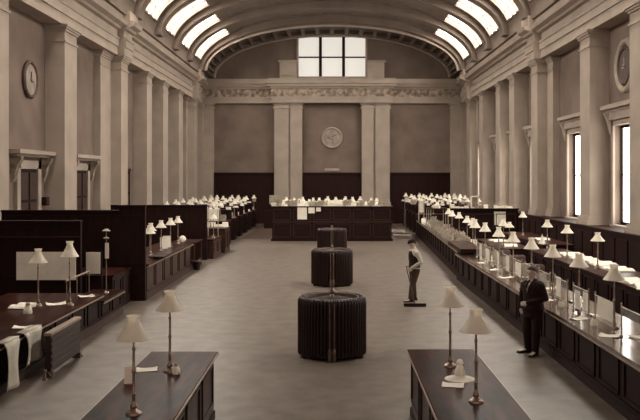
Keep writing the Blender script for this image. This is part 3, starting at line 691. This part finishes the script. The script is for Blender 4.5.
# left lamp counter
counter('lamp-lined counter on the left of the aisle between two tall partitions', -6.5, -5.15, 23.3, 30.9, 1.0, 1, mbody='wood2', pan=6)
for i, yy in enumerate((26.1, 27.7, 29.3, 30.7)):
    lamp(-5.7, yy, 1.0, 2.0, '%s opal shade lamp along the left lamp counter' % ORD[i])
lamp(-5.45, 24.8, 1.0, 2.0, 'opal shade lamp close behind the stepped partition on the left counter')
r = thing('reading_tray', 'small dark tray on a curved arm at the near end of the left lamp counter', 'tray', (-5.2, 25.1, 1.0)); MB().box(-.25, .22, -.5, .5, .06, .09).build('tray', 'wood', r); MB().tube([(-.2, 0, 0), (-.05, 0, .03), (0, 0, .07)], .02, 6).build('arm', 'iron', r)
for i, yy in enumerate((28.4, 28.9)):
    c = thing('standing_card', ['upright white paper on the left lamp counter, the nearer', 'upright white paper on the left lamp counter, the farther'][i], 'card', (-5.75, yy, 1.0), .3)
    MB().cbox((0, 0, .2), (.26, .01, .4), 0, -.1).build('card', 'paper', c); MB().box(-.13, .13, -.02, .09, 0, .012).build('foot', 'brass', c)
r = thing('glass_globe', 'round white globe on a foot on the left lamp counter', 'globe', (-5.42, 30.1, 1.0)); MB().ball((0, 0, .2), .13).build('globe', 'shade', r, True); MB().lathe([(.08, 0), (.03, .03), (.04, .08)], 12).build('foot', 'brass', r, True)
r = thing('bracket_table', 'open-legged flap at the far end of the left lamp counter', 'table', (-5.55, 31.9, 0)); MB().box(-.5, .45, -.9, .9, .96, 1.0).build('tabletop', 'top', r, bevel=.01)
for sx in (-.42, .38):
    for sy_ in (-.82, .82): MB().box(sx-.03, sx+.03, sy_-.03, sy_+.03, 0, .96).build('leg', 'wood2', r)
MB().box(.36, .4, -.8, .8, .2, .26).build('stretcher', 'wood2', r)
for i, (x, yy, s) in enumerate(((-5.02, 30.9, 1), (-5.35, 31.6, .85))):
    r = thing('waste_bin', ['dark round waste bin in the aisle at the end of the left lamp counter', 'smaller dark waste bin under the open-legged flap'][i], 'bin', (x, yy, 0)); 
    MB().lathe([(.1, 0), (.15, .32), (.14, .32), (.09, .02)], 18).build('bucket', 'iron', r, True); MB().lathe([(.145, .3), (.16, .31), (.16, .33), (.145, .335)], 18).build('rim', 'iron2', r, True); r.scale = (s, s, s)
# back row desks left
deskblock(-9.1, -7.6, 24.2, 33.6, 1.05, 'long dark desk behind the left lamp counter')
lamp(-8.0, 31.8, 1.05, 2.1, 'farther opal shade lamp on the desk behind the left lamp counter'); lamp(-8.0, 27.6, 1.05, 1.95, 'nearer opal shade lamp on the desk behind the left lamp counter')
# beyond partition
deskblock(-7.0, -4.95, 34.9, 37.4, .82, 'low dark desk just beyond the left cross partition', m='wood2')
deskblock(-6.4, -4.8, 37.6, 39.3, 1.12, 'taller pedestal desk beyond the low desk on the left', m='wood2')
r = thing('paper_rack', 'white sheet held up on two posts over the desks beyond the left partition', 'rack', (-5.3, 37.0, .82)); MB().box(-.27, .27, -.01, .01, .75, 1.2).build('sheet', 'paper', r)
for s in (-1, 1): MB().tube([(s*.22, 0, 0), (s*.22, 0, 1.2)], .02, 8).build('post', 'steel', r, True)
lamp(-5.15, 36.1, .82, 1.9, 'opal shade lamp on the low desk beyond the left partition'); lamp(-5.6, 38.3, 1.12, 2.1, 'opal shade lamp on the pedestal desk beyond the left partition')
for i in range(5): put(R_.choice([v_stack, v_card, v_roll]), -6.2+i*.3, 38.9, 1.12, R_.uniform(-.3, .3), 'pale papers on the tall pedestal desk at left', 'papers on the left pedestal desk', .8)
for i in range(6):
    y0 = 42.4+i*2.9
    deskblock(-9.1, -5.3, y0, y0+1.5, 1.2, 'dark clerks desk in the far left rows, %s row beyond the pedestal desk' % ORD[i], gallery=.5)
    for k in range(5):
        lamp(-5.6-k*.75+R_.uniform(-.2, .2), y0+.7, 1.2, 2.2, 'white lamp shade in the crowd of lamps at the far left', 'lamps at the far left end')
    for k in range(6):
        put(R_.choice([v_stack, v_card, v_roll, v_files]), -5.5-k*.6+R_.uniform(-.15, .15), y0+1.42, 1.73, R_.uniform(-.2, .2), 'pale papers on the desk racks at the far left', 'papers at the far left end', R_.uniform(.5, .8))
    for k in range(2):
        put(R_.choice([v_stack, v_stack2, v_roll]), -5.6-k*.5, y0+.3, 1.2, R_.uniform(-.3, .3), 'pale papers lying on the aisle ends of the far left desks', 'papers on the far left desk ends', 1.0)
r = thing('framed_sheet', 'pale square frame on a post at the end of the far left aisle', 'frame', (-4.0, 57.0, 0)); MB().box(-.3, .3, -.03, .03, 1.6, 2.2).build('sheet', 'paper2', r); MB().box(-.03, .03, -.03, .03, .0, 1.6).build('post', 'wood', r)
deskblock(-4.6, -3.6, 55.5, 56.7, 1.2, 'small dark stand desk at the far end beside the enclosure')

# ================================================================ PEOPLE
def ring(c, rx, ry, n=18, tilt=0):
    return [(c[0]+rx*cos(2*pi*k/n), c[1]+ry*sin(2*pi*k/n), c[2]+tilt*ry*sin(2*pi*k/n)) for k in range(n)]
def limb(mb, pts, rad, n=12):
    P = [Vector(p) for p in pts]; pp = []; rr = []
    for i in range(len(P)-1):
        for k in range(5):
            t = k/5; pp.append(P[i].lerp(P[i+1], t)); rr.append(rad[i]*(1-t)+rad[i+1]*t)
    pp.append(P[-1]); rr.append(rad[-1]); mb.tube(pp, rr, n); mb.ball(P[0], rad[0]); 
    for i in range(1, len(P)): mb.ball(P[i], rad[i])
def hand(mb, wrist, d, palm_n, curl, side):
    d = Vector(d).normalized(); nrm = Vector(palm_n); nrm = (nrm-d*nrm.dot(d)).normalized(); lat = d.cross(nrm).normalized()*side
    w = Vector(wrist)
    for k in range(4):                                  # palm
        o = lat*(-.03+.02*k); mb.tube([w+o*.5, w+d*.045+o, w+d*.085+o], [.015, .0135, .011], 8)
    for k, L in enumerate((.068, .078, .073, .056)):    # four fingers, index first
        o = lat*(.033-.021*k); b0 = w+d*.08+o; pts = [b0]; a = 0; p = b0
        for seg in (.45, .32, .25):
            a += curl; p = p+(d*cos(a)+nrm*sin(a))*L*seg; pts.append(p)
        mb.tube([w+d*.05+o*.8]+pts, [.010, .0098, .009, .0082, .007], 8)
    b0 = w+d*.025+lat*.03; mb.tube([w+d*.01+lat*.015, b0, b0+(d*.6+lat*.75+nrm*.3).normalized()*.035, b0+(d*.9+lat*.35+nrm*.6).normalized()*.065], [.013, .0125, .011, .008], 8)
def remesh(o, v):
    m = o.modifiers.new('remesh', 'REMESH'); m.mode = 'VOXEL'; m.voxel_size = v; m.use_smooth_shade = True
    s = o.modifiers.new('smooth', 'SMOOTH'); s.iterations = 2; s.factor = .5
def person(label, loc, rz, A, style):
    r = thing('person', label, 'person', loc, rz); r.scale = (A.get('wide', 1.12), A.get('wide', 1.12), 1)
    hy = A.get('head', (0, .02)); nod = A.get('nod', 0); turn = A.get('turn', 0)
    b = MB()
    tor = [(.80, .13, .095, 0), (.9, .165, .115, 0), (1.0, .15, .10, 0), (1.08, .135, .095, 0), (1.2, .155, .105, 0), (1.32, .175, .105, .0), (1.39, .165, .085, 0), (1.43, .10, .065, 0)]
    lean = A.get('lean', 0)
    def T(z): return lean*(z-.85)
    b.rings([ring((0, T(z)+o, z), rx, ry) for z, rx, ry, o in tor])
    b.tube([(0, T(1.4), 1.38), (0, T(1.45)+.01, 1.46), (0, T(1.5)+hy[1], 1.53)], [.062, .055, .055], 14)
    hc = Vector((0, T(1.55)+hy[1]+.01, 1.59)); Rm = Matrix.Rotation(turn, 3, 'Z') @ Matrix.Rotation(-nod, 3, 'X')
    def H(p): return hc+Rm @ Vector(p)
    hd = MB()
    rows = [(-.112, .030, .028, .045), (-.10, .042, .046, .035), (-.075, .054, .066, .018), (-.04, .064, .080, .006), (0, .072, .088, 0), (.04, .076, .094, -.004), (.075, .066, .080, -.006), (.1, .042, .052, -.006), (.112, .015, .02, -.006)]
    hd.rings([ring((0, o, z), rx, ry) for z, rx, ry, o in rows])
    hd.rings([ring((0, .085, -.03), .017, .022, 8), ring((0, .088, -.02), .014, .02, 8), ring((0, .08, .015), .009, .014, 8), ring((0, .072, .03), .008, .01, 8)])      # nose
    for s in (-1, 1):
        hd.ball((s*.074, -.005, -.005), (.009, .022, .033)); hd.ball((s*.03, .074, .024), (.024, .014, .007))
    hd.ball((0, .079, -.058), (.026, .013, .006)); hd.ball((0, .077, -.068), (.022, .013, .006)); hd.ball((0, .07, -.098), (.022, .018, .015))
    b.add([H(p) for p in hd.v], hd.f)
    for s, (sh, el, wr) in zip((-1, 1), A['arms']):
        limb(b, [sh, el, wr], [.052, .042, .027])
        dd = A['hands'][0 if s < 0 else 1]; hand(b, wr, dd[0], dd[1], dd[2], dd[3])
    for hip, kn, an, toe in A['legs']:
        limb(b, [hip, kn, an], [.085, .057, .038]); b.tube([Vector(an)+Vector((0, 0, -.03)), (Vector(an)+Vector(toe))/2+Vector((0, 0, -.02)), toe], [.04, .042, .03], 10, .7)
    body = o = b.build('body', 'skin', r, True); remesh(o, .0075)
    # clothes
    c = MB()
    hem = A['hem']
    c.rings([ring((0, T(z)+o, z), rx+A['ease'], ry+A['ease']) for z, rx, ry, o in tor if z >= hem-.11] if hem > .85 else [ring((0, 0, hem), .19, .145)]+[ring((0, T(z)+o, z), rx+A['ease'], ry+A['ease']) for z, rx, ry, o in tor if z > hem])
    for sh, el, wr in A['arms']:
        e = Vector(wr).lerp(Vector(el), A.get('cuff', .06)); limb(c, [sh, el, e], [.060, .054, .045])
    c.tube([(0, T(1.4)+.0, 1.40), (0, T(1.47)+.012, 1.475)], [.08, .066], 14)
    o = c.build('jacket' if style == 'suit' else 'shirt', 'suit' if style == 'suit' else 'shirt', r, True); remesh(o, .011)
    if style == 'suit':
        q = MB(); yf = T(1.3)+.115+A['ease']
        q.add([(-.055, T(1.46)+.075, 1.465), (.055, T(1.46)+.075, 1.465), (.035, yf+.008, 1.34), (0, yf+.010, 1.20), (-.035, yf+.008, 1.34)], [(0, 1, 2, 3, 4)])
        o = q.build('shirt_front', 'shirt', r); sd = o.modifiers.new('s', 'SOLIDIFY'); sd.thickness = .012
        q = MB(); q.tube([(0, T(1.46)+.088, 1.455), (0, yf+.016, 1.34), (0, yf+.014, 1.22)], [.012, .018, .01], 8); q.build('necktie', 'suit', o, True)
        q = MB(); q.lathe([(.062, 0), (.064, .035)], 18, (0, T(1.47)+.012, 1.455)); q.build('collar', 'shirt', r, True)
    else:
        q = MB(); q.rings([ring((0, T(z)+o, z), rx+.034-(0 if z < 1.3 else (.045 if z < 1.38 else .075)), ry+.036) for z, rx, ry, o in tor if .9 < z < 1.42]); q.rings([ring((0, T(.94), .94), .19, .14), ring((0, T(1.02), 1.02), .18, .135)])
        o = q.build('waistcoat', 'vest', r, True); remesh(o, .011)
    t = MB(); t.rings([ring((0, T(z)+o, z), rx+.016, ry+.018) for z, rx, ry, o in tor if z < 1.07])
    for hip, kn, an, toe in A['legs']: limb(t, [hip, kn, Vector(an)+Vector((0, 0, .0))], [.102, .078, .062])
    o = t.build('trousers', 'suit' if style == 'suit' else 'trouser', r, True); remesh(o, .011)
    for hip, kn, an, toe in A['legs']:
        an = Vector(an); toe = Vector(toe); d = (toe-an); d.z = 0; d.normalize(); base = Vector((an.x, an.y, 0))
        s = MB(); 
        rows_ = [(-.075, .032, .07), (-.05, .042, .1), (0, .044, .105), (.06, .044, .075), (.12, .048, .055), (.17, .042, .045), (.2, .02, .03)]
        lat = Vector((d.y, -d.x, 0)); rs = []
        for u, w_, h_ in rows_:
            rs.append([base+d*u+lat*w_*cos(2*pi*k/12)+Vector((0, 0, h_*.5+h_*.5*sin(2*pi*k/12))) for k in range(12)])
        s.rings(rs); s.build('shoe', 'iron', r, True)
    h = MB(); hh = MB(); hh.rings([ring((0, o, z), rx, ry) for z, rx, ry, o in [(-.02, .076, .055, -.04), (.03, .083, .08, -.026), (.06, .082, .092, -.012), (.09, .068, .08, -.008), (.115, .045, .055, -.008), (.125, .018, .02, -.008)]])
    h.add([H(p) for p in hh.v], hh.f); h.build('hair', 'hair', r, True)
    if A.get('cap'):
        h = MB(); hh = MB(); hh.rings([ring((0, o, z), rx, ry) for z, rx, ry, o in [(.045, .084, .098, -.004), (.085, .093, .108, -.002), (.115, .08, .09, -.006), (.128, .04, .045, -.008)]]); hh.cbox((0, .10, .052), (.09, .045, .010), 0, -.2)
        h.add([H(p) for p in hh.v], hh.f); h.build('cap', 'suit', r, True)
    for s in (-1, 1):
        q = MB(); q.ball(H((s*.03, .082, .008)), .0085, 10, 6); q.build('eye', 'hair', body, True)
    return r
# man with the broom: faces left, slightly to the camera
person('standing man in cap, dark waistcoat and white shirt sleeves holding a broom in the aisle', (2.30, 23.1, 0), RD(108),
    dict(lean=.02, head=(0, .03), nod=.35, cap=True, hem=.95, ease=.018, cuff=.04,
         arms=[((-.2, .01, 1.345), (-.255, -.06, 1.10), (-.13, .14, .93)), ((.2, .01, 1.345), (.245, -.045, 1.08), (.07, .18, .94))],
         hands=[((.1, .5, -.7), (1, .1, 0), .9, 1), ((-.75, .4, -.5), (0, -.4, -1), .9, -1)],
         legs=[((-.09, 0, .86), (-.10, .10, .47), (-.12, .16, .09), (-.14, .33, .035)), ((.09, 0, .86), (.10, .0, .47), (.11, -.04, .09), (.15, .12, .035))]), 'vest')
r = thing('broom', 'long handled broom resting on the floor before the man in the aisle', 'broom', (2.21, 22.1, 0))
MB().tube([(0, 0, .06), (-.155, .91, .98)], .013, 8).build('handle', 'wood2', r, True)
MB().box(-.3, .3, -.05, .05, .045, .085).build('head', 'wood', r, bevel=.008)
q = MB()
for k in range(30):
    for j in range(3): q.cbox((-.285+k*.0197, -.035+j*.035, .024), (.012, .02, .048), 0, .15*(j-1))
q.build('bristles', 'hair', r)
# man leaning on the counter
person('standing man in dark suit with clasped pale hand leaning on the right counter', (3.92, 16.2, 0), RD(126),
    dict(lean=-.02, head=(0, .02), nod=.1, turn=-.1, hem=.72, ease=.045, wide=1.15, cap=False,
         arms=[((-.19, 0, 1.34), (-.25, -.03, 1.1), (-.06, .22, 1.02)), ((.19, 0, 1.34), (.27, -.04, 1.09), (.26, -.02, .87))],
         hands=[((.8, .35, -.2), (0, -1, -.1), .55, 1), ((0, .12, -1), (-1, 0, 0), .35, 1)],
         legs=[((-.09, 0, .86), (-.11, .05, .47), (-.12, .08, .09), (-.16, .25, .035)), ((.09, 0, .86), (.10, .03, .47), (.12, -.02, .09), (.2, .14, .035))]), 'suit')

# ================================================================ LIGHT, WORLD, CAMERA
w = bpy.data.worlds.new('world'); sc.world = w; w.use_nodes = True
bg = w.node_tree.nodes['Background']; bg.inputs[0].default_value = (1.0, .78, .66, 1); bg.inputs[1].default_value = .5
cam = bpy.data.cameras.new('camera'); co = bpy.data.objects.new('camera', cam); COL.objects.link(co); sc.camera = co
co.location = (0, 0, ZC); co.rotation_euler = (RD(90), 0, 0)
cam.sensor_width = 36; cam.lens = 830/640*36; cam.shift_x = -12/640; cam.shift_y = -33/640; cam.clip_end = 200
sc.view_settings.view_transform = 'Standard'; sc.view_settings.look = 'None'; sc.view_settings.gamma = 1; sc.view_settings.exposure = .72
